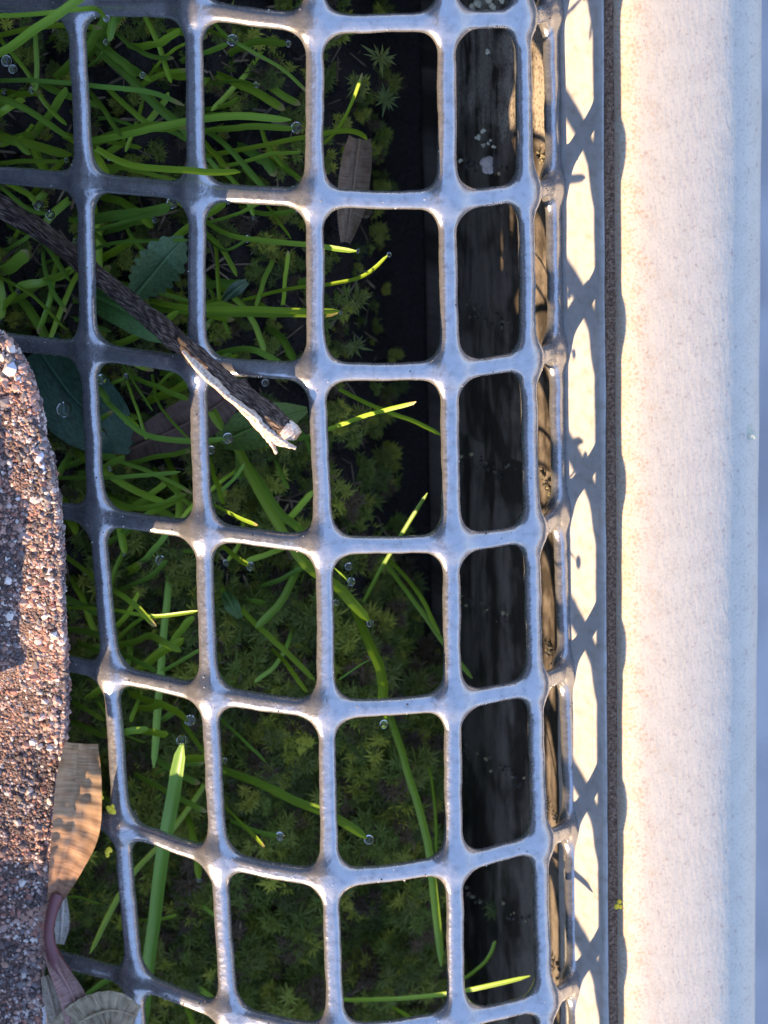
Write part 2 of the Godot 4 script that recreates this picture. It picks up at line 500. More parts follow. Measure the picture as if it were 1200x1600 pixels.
const EDGE_PX := [[-160, 508], [-60, 514], [0, 526], [22, 548], [45, 590], [60, 640], [68, 690], [82, 740], [90, 800], [95, 870], [97, 950], [100, 1020], [102, 1120], [99, 1180], [94, 1240], [82, 1320], [74, 1390], [68, 1450], [62, 1520], [60, 1600], [58, 1750], [56, 2000], [56, 2300]]
var edge_z := []      # [z, x] of the shingle's free edge

func shingle_h(z: float) -> float:
	return lut([[-30, 6.5], [-6, 6], [9, 1.5], [22, -4.5], [33, -12.5], [43, -15], [300, -15]], z)

func shingle_y(x: float, z: float) -> float:
	var xe := lut(edge_z, z)
	return shingle_h(z) - 4.5 * (1.0 - exp(-maxf(0.0, xe - x) / 15.0))

func stone_mesh(sd: int) -> ArrayMesh:
	var r := RandomNumberGenerator.new(); r.seed = sd
	var mb := MB.new()
	var phi := 1.618
	var pts := [Vector3(-1, phi, 0), Vector3(1, phi, 0), Vector3(-1, -phi, 0), Vector3(1, -phi, 0), Vector3(0, -1, phi), Vector3(0, 1, phi), Vector3(0, -1, -phi), Vector3(0, 1, -phi), Vector3(phi, 0, -1), Vector3(phi, 0, 1), Vector3(-phi, 0, -1), Vector3(-phi, 0, 1)]
	var fs := [[0, 11, 5], [0, 5, 1], [0, 1, 7], [0, 7, 10], [0, 10, 11], [1, 5, 9], [5, 11, 4], [11, 10, 2], [10, 7, 6], [7, 1, 8], [3, 9, 4], [3, 4, 2], [3, 2, 6], [3, 6, 8], [3, 8, 9], [4, 9, 5], [2, 4, 11], [6, 2, 10], [8, 6, 7], [9, 8, 1]]
	for k in 12:
		pts[k] = pts[k].normalized() * r.randf_range(0.7, 1.15) * Vector3(1.0, 0.75, 1.25)
	for f in fs:   # flat facets
		mb.tri(mb.vert(pts[f[0]]), mb.vert(pts[f[2]]), mb.vert(pts[f[1]]))
	return mb.mesh()

func make_shingles():
	for e in EDGE_PX:
		var h := 2.0
		for q in 4:
			h = shingle_h(at(e[0], e[1], h).z)
		var p := at(e[0], e[1], h)
		edge_z.append([p.z, p.x])
	edge_z.sort_custom(func(a, b): return a[0] < b[0])
	var z0: float = edge_z[0][0]
	var base := Vector3(-80, -16, 20)
	var sh := thing("roof_shingle", "pinkish mineral-coated roof shingle with worn rounded corner overhanging the mesh", "shingle", base)
	var mb := MB.new()
	# cross profile: from far left over the top to the rounded edge and back underneath
	var rows := 220
	var offs := [[-170.0, 0.0], [-110.0, 0.0], [-60.0, 0.0], [-40.0, 0.0], [-26.0, 0.0], [-18.0, 0.0], [-12.0, 0.0], [-8.0, 0.0], [-5.0, 0.0], [-3.0, -0.05], [-1.8, -0.2], [-0.9, -0.6], [-0.3, -1.2], [0.0, -2.0], [-0.1, -3.2], [-0.5, -4.4], [-1.2, -5.2], [-30.0, -5.4], [-170.0, -5.4]]
	for k in rows + 1:
		var z := lerpf(z0, 150.0, float(k) / rows)
		var xe := lut(edge_z, z)
		for o in offs:
			var x: float = xe + o[0]
			var bump := noise.get_noise_2d(x * 4.0, z * 4.0) * 0.4 + noise.get_noise_2d(x * 22.0, z * 22.0) * 0.1
			var side := noise.get_noise_2d(z * 14.0, o[1] * 20.0) * 0.5 if o[0] > -2.0 else 0.0
			mb.vert(Vector3(x + side, shingle_y(x, z) + o[1] + bump, z))
	var m := offs.size()
	for k in rows:
		for j in m - 1:
			mb.quad(k * m + j, (k + 1) * m + j, (k + 1) * m + j + 1, k * m + j + 1)
	var slab := put(mb, "slab", M.shingle, sh, base)
	# grit
	var xf := []; var cols := []
	var pal := [Color(0.4, 0.27, 0.22), Color(0.5, 0.4, 0.35), Color(0.2, 0.17, 0.16), Color(0.34, 0.16, 0.11), Color(0.66, 0.58, 0.5), Color(0.08, 0.06, 0.055), Color(0.42, 0.25, 0.18), Color(0.15, 0.1, 0.085)]
	for k in 22000:
		var z := rng.randf_range(z0 + 0.5, 110.0)
		var xe := lut(edge_z, z)
		var u := rng.randf()
		var p: Vector3
		var x := xe - u * u * 34.0
		if rng.randf() < 0.16:
			var t := rng.randf()
			p = Vector3(xe - 0.2 + sin(t * PI) * 0.2, shingle_y(xe, z) - 0.4 - t * 4.2, z)
		else:
			p = Vector3(x - 0.25, shingle_y(x, z) - (0.5 if x > xe - 1.0 else 0.08), z)
		var s := rng.randf_range(0.16, 0.46) * (1.9 if rng.randf() < 0.08 else 1.0)
		var dark := noise.get_noise_2d(z * 2.0, p.x * 2.0 + 40.0)
		var red := noise.get_noise_2d(z * 1.2 + 200.0, p.x * 1.2)
		var c: Color = pal[rng.randi() % 8]
		if dark > 0.12 and rng.randf() < 0.6: c = pal[[2, 5, 7][rng.randi() % 3]]
		elif red > 0.05 and rng.randf() < 0.55: c = pal[[0, 3, 6][rng.randi() % 3]]
		cols.append(c * rng.randf_range(0.8, 1.2))
		var b := Basis.from_euler(Vector3(rng.randf() * TAU, rng.randf() * TAU, rng.randf() * TAU))
		xf.append(Transform3D(b.scaled(Vector3(s, s * 0.7, s)), (p - base) * S))
	var mm := MultiMesh.new()
	mm.transform_format = MultiMesh.TRANSFORM_3D; mm.use_colors = true
	mm.mesh = stone_mesh(5)
	mm.instance_count = xf.size()
	for k in xf.size():
		mm.set_instance_transform(k, xf[k]); mm.set_instance_color(k, cols[k])
	var mi := MultiMeshInstance3D.new()
	mi.multimesh = mm; mi.material_override = M.granule; mi.name = "mineral_grit"
	mi.set_meta("kind", "stuff")
	slab.add_child(mi)
	# the larger grains that can be told apart
	var big := [[18, 575, 2.2, 1], [28, 592, 1.3, 1], [62, 712, 1.7, 1], [66, 728, 1.2, 1], [10, 628, 1.6, 2], [38, 620, 1.3, 2], [23, 661, 0.9, 4], [43, 668, 0.8, 4], [52, 650, 0.8, 2], [48, 760, 1.0, 4], [66, 748, 0.8, 4], [15, 535, 1.0, 0], [30, 778, 0.9, 4], [75, 790, 1.1, 2],
		[13, 905, 1.5, 4], [38, 938, 1.7, 0], [15, 962, 1.8, 4], [60, 1000, 1.3, 4], [80, 902, 1.2, 4], [70, 885, 1.0, 4], [12, 872, 1.0, 4], [83, 1120, 1.2, 4], [80, 1168, 1.3, 4], [72, 1357, 1.2, 4], [60, 1342, 1.0, 4], [62, 1395, 0.9, 0], [52, 1505, 1.2, 2], [12, 1240, 0.9, 4], [25, 1340, 1.0, 0], [90, 1060, 1.0, 4]]
	for b in big:
		var h := -5.0
		for q in 5:
			var pp := at(b[0], b[1], h)
			h = shingle_y(pp.x, pp.z)
		var p := at(b[0], b[1], h - 0.2)
		var o := MeshInstance3D.new()
		o.mesh = stone_mesh(100 + int(b[1]))
		o.material_override = mat([pal[0], Color(0.62, 0.62, 0.66), pal[2], pal[3], Color(0.78, 0.7, 0.6)][b[3]], 0.5)
		o.position = (p - base) * S
		o.rotation = Vector3(rng.randf_range(-0.3, 0.3), rng.randf() * TAU, rng.randf_range(-0.3, 0.3))
		o.scale = Vector3.ONE * b[2] * 0.62
		o.name = "stone_grain"
		slab.add_child(o, true)
	# the course above it, unseen and added: its curled edge is shaped to throw shade
	base = Vector3(-120, 0, 0)
	var up := thing("roof_shingle", "unseen curled shingle added above, its edge shaped to throw shade from the left", "shingle", base)
	mb = MB.new()
	var offs2 := [[-260.0, 0.0], [-100.0, 0.0], [-40.0, 0.0], [-24.0, 0.0], [-16.0, 0.0], [-8.0, 0.0], [-1.5, -0.2], [-0.3, -1.0], [0.0, -2.2], [-0.5, -3.4], [-1.5, -3.8], [-12.0, -3.8], [-24.0, -3.8], [-100.0, -3.8], [-260.0, -3.8]]
	m = offs2.size()
	for k in 261:
		var z := -260.0 + 2.0 * k
		for o in offs2:
			var yy := upper_h(z)
			var far := lut([[0, 0], [24, 1]], -o[0])
			yy = lerpf(yy, -9.0, far) - o[0] * 0.1
			mb.vert(Vector3(-76.0 - lut([[50, 0], [62, 17], [104, 17], [114, 0]], z) + o[0] + noise.get_noise_2d(z * 6.0, 3.0) * 0.8, yy + o[1] + noise.get_noise_2d(z * 9.0, o[0] * 9.0) * 0.5, z))
	for k in 260:
		for j in m - 1:
			mb.quad(k * m + j, (k + 1) * m + j, (k + 1) * m + j + 1, k * m + j + 1)
	put(mb, "slab", M.shingle, up, base)

func upper_h(z: float) -> float:
	return lut([[-120, 13], [26, 12], [34, 8], [42, 3], [57, -6], [66, -12.5], [103, -12.5], [113, 4], [220, 8]], z)

# ---------------------------------------------------------------- mesh guard

const NODES := [
	[[118, 10], [302, 15], [492, 36], [695, 33], [815, 27], [860, 18]],
	[[132, 284], [307, 299], [492, 309], [697, 312], [821, 300], [864, 290]],
	[[138, 548], [309, 570], [495, 580], [700, 578], [825, 562], [868, 546]],
	[[152, 806], [318, 829], [506, 850], [703, 848], [830, 831], [875, 800]],
	[[173, 1050], [328, 1084], [510, 1107], [705, 1095], [835, 1070], [884, 1046]],
	[[190, 1290], [342, 1341], [516, 1370], [708, 1349], [842, 1315], [892, 1293]],
	[[210, 1530], [358, 1582], [525, 1612], [712, 1592], [850, 1563], [897, 1536]]]
const NODE_H := [-17.0, -7.0, -0.5, -3.3, -9.4, -22.6]
const PX := 20.0
const PZ := 26.5
var grid := []       # [row][column]

func make_grid():
	var rows := []
	for r in NODES:
		var row := []
		for k in 6:
			row.append(at(r[k][0], r[k][1], NODE_H[k]))
		var a: Vector3 = row[0]; var b: Vector3 = row[1]
		var e := Vector3(a.x + (a.x - b.x) * 1.1, -29.0, a.z + (a.z - b.z) * 0.4)
		var e2 := Vector3(e.x - 8.0, -47.0, e.z)
		row.push_front(e); row.push_front(e2)
		rows.append(row)
	for q in 3:
		var first := []; var last := []
		for k in 8:
			first.append(rows[0][k] + (rows[0][k] - rows[1][k]).lerp(rows[1][k] - rows[2][k], 0.5))
			last.append(rows[-1][k] + (rows[-1][k] - rows[-2][k]).lerp(rows[-2][k] - rows[-3][k], 0.5))
		rows.push_front(first); rows.append(last)
	grid = rows

func cr(t: float) -> Array:
	var t2 := t * t; var t3 := t2 * t
	return [0.5 * (-t + 2.0 * t2 - t3), 0.5 * (2.0 - 5.0 * t2 + 3.0 * t3), 0.5 * (t + 4.0 * t2 - 3.0 * t3), 0.5 * (-t2 + t3)]

func crd(t: float) -> Array:
	var t2 := t * t
	return [0.5 * (-1.0 + 4.0 * t - 3.0 * t2), 0.5 * (-10.0 * t + 9.0 * t2), 0.5 * (1.0 + 8.0 * t - 9.0 * t2), 0.5 * (-2.0 * t + 3.0 * t2)]

func cell(r: int, c: int) -> Vector3:
	# linear continuation past the rim of the grid
	var nr := grid.size(); var nc := 8
	if r < 0: return 2.0 * cell(0, c) - cell(-r, c)
	if r >= nr: return 2.0 * cell(nr - 1, c) - cell(2 * nr - 2 - r, c)
	if c < 0: return 2.0 * cell(r, 0) - cell(r, -c)
	if c >= nc: return 2.0 * cell(r, nc - 1) - cell(r, 2 * nc - 2 - c)
	return grid[r][c]

func rbox(x: float, y: float, hx: float, hy: float, r: float) -> float:
	var qx := absf(x) - hx + r; var qy := absf(y) - hy + r
	return Vector2(maxf(qx, 0), maxf(qy, 0)).length() + minf(maxf(qx, qy), 0.0) - r

func smin(a: float, b: float, k: float) -> float:
	var h := maxf(k - absf(a - b), 0.0) / k
	return minf(a, b) - h * h * k * 0.25

# the flat pattern, one period round a crossing; side: 0 both arms, -1 only the left arm, 1 only the right arm
func pattern(x: float, y: float, z: float, side: int) -> float:
	var az := absf(z)
	var hw := 1.42 + 0.45 * exp(-az * az / 16.0) + 0.1 * exp(-(z - 4.5) * (z - 4.5) / 3.0) * -1.5
	var col := rbox(x, y, hw, 1.2, 1.1)
	var ax := absf(x)
	var cw := 1.45 + 0.3 * exp(-ax * ax / 12.0)
	var arm := rbox(z, y + 0.1, cw - 0.05, 1.15, 1.1)
	if side == -1: arm = maxf(arm, x - 0.2)
	elif side == 1: arm = maxf(arm, -x - 0.2)
	var d := smin(col, arm, 3.1)
	var nub := (Vector3(x / 2.0, (y - 0.1) / 1.75, z / 2.7).length() - 1.0) * 1.75
	return smin(d, nub, 0.9)

func net(side: int) -> Dictionary:
	var h := 0.36
	var nx := int(round(PX / h)); var nz := int(round(PZ / h)); var ny := 17
	var hx := PX / nx; var hz := PZ / nz; var hy := 0.36
	var val := PackedFloat32Array(); val.resize((nx + 2) * (nz + 2) * (ny + 1))
	var gx := nx + 2; var gz := nz + 2
	for k in ny + 1:
		for j in gz:
			for i in gx:
				val[(k * gz + j) * gx + i] = pattern(-PX / 2 + i * hx, (k - ny * 0.5) * hy, -PZ / 2 + j * hz, side)
	var idx := PackedInt32Array(); idx.resize(gx * gz * (ny + 1)); idx.fill(-1)
	var vs := PackedVector3Array(); var ns := PackedVector3Array()
	for k in ny:
		for j in nz + 1:
			for i in nx + 1:
				var sum := Vector3.ZERO; var cnt := 0; var inside := 0
				var v := []
				for q in 8:
					var s := val[((k + (q >> 2)) * gz + j + ((q >> 1) & 1)) * gx + i + (q & 1)]
					v.append(s)
					if s < 0.0: inside += 1
				if inside == 0 or inside == 8: continue
				for e in [[0, 1], [2, 3], [4, 5], [6, 7], [0, 2], [1, 3], [4, 6], [5, 7], [0, 4], [1, 5], [2, 6], [3, 7]]:
					var a: float = v[e[0]]; var b: float = v[e[1]]
					if (a < 0.0) != (b < 0.0):
						var t := a / (a - b)
						var pa := Vector3(e[0] & 1, e[0] >> 2, (e[0] >> 1) & 1); var pb := Vector3(e[1] & 1, e[1] >> 2, (e[1] >> 1) & 1)
						sum += pa.lerp(pb, t); cnt += 1
				sum /= cnt
				var p := Vector3(-PX / 2 + (i + sum.x) * hx, (k + sum.y - ny * 0.5) * hy, -PZ / 2 + (j + sum.z) * hz)
				idx[(k * gz + j) * gx + i] = vs.size()
				vs.append(p)
				var ep := 0.05
				ns.append(Vector3(pattern(p.x + ep, p.y, p.z, side) - pattern(p.x - ep, p.y, p.z, side), pattern(p.x, p.y + ep, p.z, side) - pattern(p.x, p.y - ep, p.z, side), pattern(p.x, p.y, p.z + ep, side) - pattern(p.x, p.y, p.z - ep, side)).normalized())
	var quads := []
	for k in range(1, ny):
		for j in range(1, nz + 1):
			for i in range(1, nx + 1):
				var o := (k * gz + j) * gx + i
				var s0 := val[o] < 0.0
				for ax in 3:
					var step: int = [1, gz * gx, gx][ax]
					if s0 == (val[o + step] < 0.0): continue
					var u: int = [gz * gx, gx, 1][ax]; var w: int = [gx, 1, gz * gx][ax]
					var q := [idx[o], idx[o - u], idx[o - u - w], idx[o - w]]
					if q.min() < 0: continue
					var fn: Vector3 = (vs[q[2]] - vs[q[0]]).cross(vs[q[1]] - vs[q[3]])
					if fn.dot(ns[q[0]] + ns[q[2]]) < 0.0: q.reverse()
					quads.append(q)
	return {"v": vs, "n": ns, "q": quads}

func make_mesh_guard():
	make_grid()
	var tiles := {0: net(0), -1: net(-1), 1: net(1)}
	var base := Vector3(0, -10, 0)
	var g := thing("mesh_guard", "grey plastic gutter mesh of rounded rectangular holes arched over the gutter", "mesh", base)
	var nr := grid.size(); var nc := 8
	var wn := FastNoiseLite.new(); wn.seed = 21; wn.frequency = 0.03
	var cols := []
	for c in nc: cols.append(MB.new())
	var arms := {}
	for r in nr:
		for c in nc:
			var t: Dictionary = tiles[1 if c == 0 else -1 if c == nc - 1 else 0]
			var vs: PackedVector3Array = t.v; var ns: PackedVector3Array = t.n
			var wv := PackedVector3Array(); var wnn := PackedVector3Array(); wv.resize(vs.size()); wnn.resize(vs.size())
			var cp := []
			for dr in range(-2, 3):
				var line := []
				for dc in range(-2, 3): line.append(cell(r + dr, c + dc))
				cp.append(line)
			var kl := minf(PX / cell(r, c).distance_to(cell(r, c - 1)), 1.75 if c < nc - 1 else 1.05); var kr := minf(PX / cell(r, c).distance_to(cell(r, c + 1)), 1.75)
			for k in vs.size():
				var p := vs[k]
				# strands keep their own width where the cells are squeezed
				var fu := p.x / PX * lerpf(kl if p.x < 0.0 else kr, 1.0, smoothstep(3.0, 10.0, absf(p.x)))
				var fv := p.z / PZ
				var cu := 1 if fu < 0.0 else 2; var cv := 1 if fv < 0.0 else 2
				var tu := fu + (1.0 if fu < 0.0 else 0.0); var tv := fv + (1.0 if fv < 0.0 else 0.0)
				var wu := cr(tu); var wd := crd(tu); var zu := cr(tv); var zd := crd(tv)
				var P := Vector3.ZERO; var Pu := Vector3.ZERO; var Pv := Vector3.ZERO
				for b in 4:
					var line: Array = cp[cv - 1 + b]
					var l0: Vector3 = line[cu - 1]; var l1: Vector3 = line[cu]; var l2: Vector3 = line[cu + 1]; var l3: Vector3 = line[cu + 2]
					var s: Vector3 = l0 * wu[0] + l1 * wu[1] + l2 * wu[2] + l3 * wu[3]
					P += s * zu[b]; Pv += s * zd[b]
					Pu += (l0 * wd[0] + l1 * wd[1] + l2 * wd[2] + l3 * wd[3]) * zu[b]
				Pu = Pu.normalized(); var N := Pv.cross(Pu).normalized(); var V := Pu.cross(N)
				var y := p.y + wn.get_noise_2d(P.x * 5.0, P.z * 5.0) * 0.1
				wv[k] = P + N * y + Vector3(wn.get_noise_2d(P.x * 4.0, P.z * 4.0 + 70.0), 0, wn.get_noise_2d(P.x * 4.0 + 90.0, P.z * 4.0)) * 0.16
				wnn[k] = (Pu * ns[k].x + N * ns[k].y + V * ns[k].z).normalized()
			var maps := [{}, {}, {}]
			for q in t.q:
				var cx: float = (vs[q[0]].x + vs[q[2]].x) * 0.5
				var which := 0 if absf(cx) < 3.4 else 1 if cx > 0 else 2
				var mb: MB = cols[c]
				if which == 1:
					if not arms.has([r, c]): arms[[r, c]] = MB.new()
					mb = arms[[r, c]]
				elif which == 2:
					if not arms.has([r, c - 1]): arms[[r, c - 1]] = MB.new()
					mb = arms[[r, c - 1]]
				var id := []
				for k in q:
					if not maps[which].has(k):
						maps[which][k] = mb.vert(wv[k]); mb.n.append(wnn[k])
					id.append(maps[which][k])
				mb.quad(id[0], id[1], id[2], id[3])
	for c in nc: put(cols[c], "lengthwise_strand", M.plastic, g, base)
	for k in arms: put(arms[k], "cross_strand", M.plastic, g, base)
	# grit and lichen dust caught on the strands, mostly by the shingle
	var gx := []; var gc := []
	for k in arms:
		var mb: MB = arms[k]
		var many := 16 if k[0] > 6 and k[1] < 5 else 7
		for q in many:
			var t := rng.randi() % mb.v.size()
			if mb.n[t].y < 0.15: continue
			var sz := rng.randf_range(0.05, 0.2)
			gx.append(Transform3D(Basis.from_euler(Vector3(rng.randf() * TAU, rng.randf() * TAU, 0)).scaled(Vector3(sz, sz, sz)), (mb.v[t] - base) * S))
			gc.append([Color(0.6, 0.56, 0.48), Color(0.05, 0.045, 0.04), Color(0.3, 0.26, 0.2)][rng.randi() % 3])
	for c in nc:
		var mb: MB = cols[c]
		for q in range(260 if c < 4 else 90):
			var t := rng.randi() % mb.v.size()
			if mb.n[t].y < 0.2: continue
			var sz := rng.randf_range(0.04, 0.16)
			gx.append(Transform3D(Basis.from_euler(Vector3(rng.randf() * TAU, rng.randf() * TAU, 0)).scaled(Vector3(sz, sz, sz)), (mb.v[t] - base) * S))
			gc.append([Color(0.6, 0.56, 0.48), Color(0.05, 0.045, 0.04), Color(0.3, 0.26, 0.2)][rng.randi() % 3])
	scatter("grime", stone_mesh(33), gx, gc, M.granule, g)

func mesh_y(x: float) -> float:
	return lut([[-70, -45], [-62, -30], [-46, -17], [-28.5, -7], [-19, -2.6], [-9, -0.5], [0, -0.8], [10.5, -3.3], [24, -9.4], [29, -22.6]], x)

# ---------------------------------------------------------------- twig and leaves

func tube(mb: MB, pts: Array, radii: Array, sides := 12, steps := 40, rough := 0.0, vscale := 1.0):
	var start := mb.v.size()
	var prev := Vector3.UP
	for k in steps + 1:
		var f := float(k) / steps
		var p: Vector3 = spline(pts, f)
		var d: Vector3 = (spline(pts, minf(f + 0.01, 1.0)) - spline(pts, maxf(f - 0.01, 0.0))).normalized()
		var a := d.cross(prev).normalized(); var b := a.cross(d)
		var r: float = spline(radii, f)
		for j in sides + 1:
			var t := TAU * j / sides
			var rr := r * (1.0 + rough * noise.get_noise_3d(cos(t) * 22.0, sin(t) * 22.0, f * 120.0))
			mb.vert(p + (a * cos(t) + b * sin(t)) * rr, Vector2(float(j) / sides * 2.0, f * 6.0 * vscale))
	for k in steps:
		for j in sides:
			var o := start + k * (sides + 1) + j
			mb.quad(o, o + 1, o + sides + 2, o + sides + 1)

func make_twig():
	var pts := [at(-60, 290, -36), at(40, 345, -31), at(130, 412, -23.5), at(200, 466, -14.5), at(262, 520, -6), at(320, 567, -2.2), at(385, 622, -0.5), at(448, 670, 1.2)]
	var base: Vector3 = pts[4]
	var tw := thing("twig", "broken brown twig with frayed pale end lying across the mesh", "twig", base)
	var mb := MB.new(); tube(mb, pts, [1.55, 1.6, 1.55, 1.5, 1.55, 1.45, 1.4, 1.45], 18, 90, 0.6)
	var stick := put(mb, "bark", M.bark, tw, base)
	# cut end
	mb = MB.new()
	var e: Vector3 = pts[7]; var d: Vector3 = (pts[7] - pts[6]).normalized()
	var a := d.cross(Vector3.UP).normalized(); var b := a.cross(d)
	var c0 := mb.vert(e + d * 1.1)
	var ring := []; var ring0 := []
	for k in 19:
		var t := TAU * k / 18.0
		var o: Vector3 = (a * cos(t) + b * sin(t)) * (1.5 + 0.12 * sin(t * 3.0))
		ring0.append(mb.vert(e + o * 1.02 - d * 0.3))
		ring.append(mb.vert(e + o + d * (1.0 - 1.1 * sin(t) + 0.12 * sin(t * 5.0))))
	for k in 18:
		mb.tri(c0, ring[k], ring[k + 1])
		mb.quad(ring0[k], ring0[k + 1], ring[k + 1], ring[k])
	put(mb, "cut_end", M.wood, tw, base)
	# peeled strips of pale wood along the lower side, fraying out past the end
	var strips := [[[285, 548, 0.2], [320, 588, 0.6], [370, 630, 1.0], [412, 672, 1.2], [432, 708, -0.4]], [[360, 622, 1.4], [400, 652, 1.6], [430, 686, 1.4], [462, 700, 0.4]], [[300, 560, 0.2], [345, 606, 0.6], [395, 655, 0.8], [420, 690, 0.2]], [[395, 655, 1.3], [425, 676, 1.7], [450, 694, 1.3]]]
	for s in strips:
		var sp := []
		for p in s: sp.append(at(p[0], p[1], p[2]))
		mb = MB.new(); tube(mb, sp, [0.25, 0.55, 0.6, 0.5, 0.25], 7, 26, 0.8)
		put(mb, "splinter", M.wood, stick, base)
	var kn := MB.new(); tube(kn, [at(278, 520, -4.2), at(286, 532, -1.6), at(292, 540, -1.4)], [0.5, 0.8, 0.3], 8, 8, 0.4)
	put(kn, "bud_scar", M.bark, stick, base)

# a leaf or wing: points down its middle, widths along it, colour
func blade_sheet(mb: MB, mid: Array, widths: Array, col: Color, opt := {}):
	var steps: int = opt.get("steps", 28); var across: int = opt.get("across", 8)
	var cup: float = opt.get("cup", 0.2); var tooth: float = opt.get("tooth", 0.0); var rib: float = opt.get("rib", 0.0)
	var tip_col: Color = opt.get("tip", col)
	var sd: float = opt.get("seed", 0.0)
	var start := mb.v.size()
	for k in steps + 1:
		var f := float(k) / steps
		var p: Vector3 = spline(mid, f)
		var d: Vector3 = (spline(mid, minf(f + 0.02, 1.0)) - spline(mid, maxf(f - 0.02, 0.0))).normalized()
		var side := d.cross(Vector3.UP).normalized()
		var up := side.cross(d)
		var w: float = maxf(spline(widths, f), 0.02) * 0.5
		for j in across + 1:
			var s := 2.0 * j / across - 1.0
			var ww := w * (1.0 + tooth * (absf(fmod(f * 9.0, 1.0) - 0.5) - 0.25) * 2.0 * absf(s))
			var y: float = cup * w * s * s + rib * sin(f * 70.0 + s * 2.0 + sd) * w * 0.08 + noise.get_noise_2d(f * 60.0 + sd * 30.0, s * 30.0) * w * 0.3 * opt.get("crumple", 0.3)
			var c := col.lerp(tip_col, f)
			if opt.get("veins", false) and (absf(s) < 0.1): c = c.lerp(Color(0.25, 0.3, 0.15), 0.3)
			mb.vert(p + side * s * ww + up * y, Vector2(s * 0.5 + sd * 0.13, f * 2.0 + sd * 0.37), c)
	var m := across + 1
	for k in steps:
		for j in across:
			var o := start + k * m + j
			mb.quad(o, o + 1, o + m + 1, o + m)

func leaf(called: String, label: String, cat: String, mid: Array, widths: Array, col: Color, m: Material, opt := {}, group := ""):
	var pts := []
	for p in mid: pts.append(at(p[0], p[1], p[2]))
	var base: Vector3 = pts[0]
	var o := thing(called, label, cat, base, group)
	var mb := MB.new(); blade_sheet(mb, pts, widths, col, opt)
	var sheet := put(mb, "blade", m, o, base)
	var ms := MB.new()
	var mp := []
	for p in pts: mp.append(p + Vector3(0, 0.12, 0))
	tube(ms, mp, [0.35, 0.3, 0.2, 0.08], 6, 20, 0.1)
	for k in ms.c.size(): ms.c[k] = col * 1.25
	put(ms, "midrib", m, sheet, base)
	return o

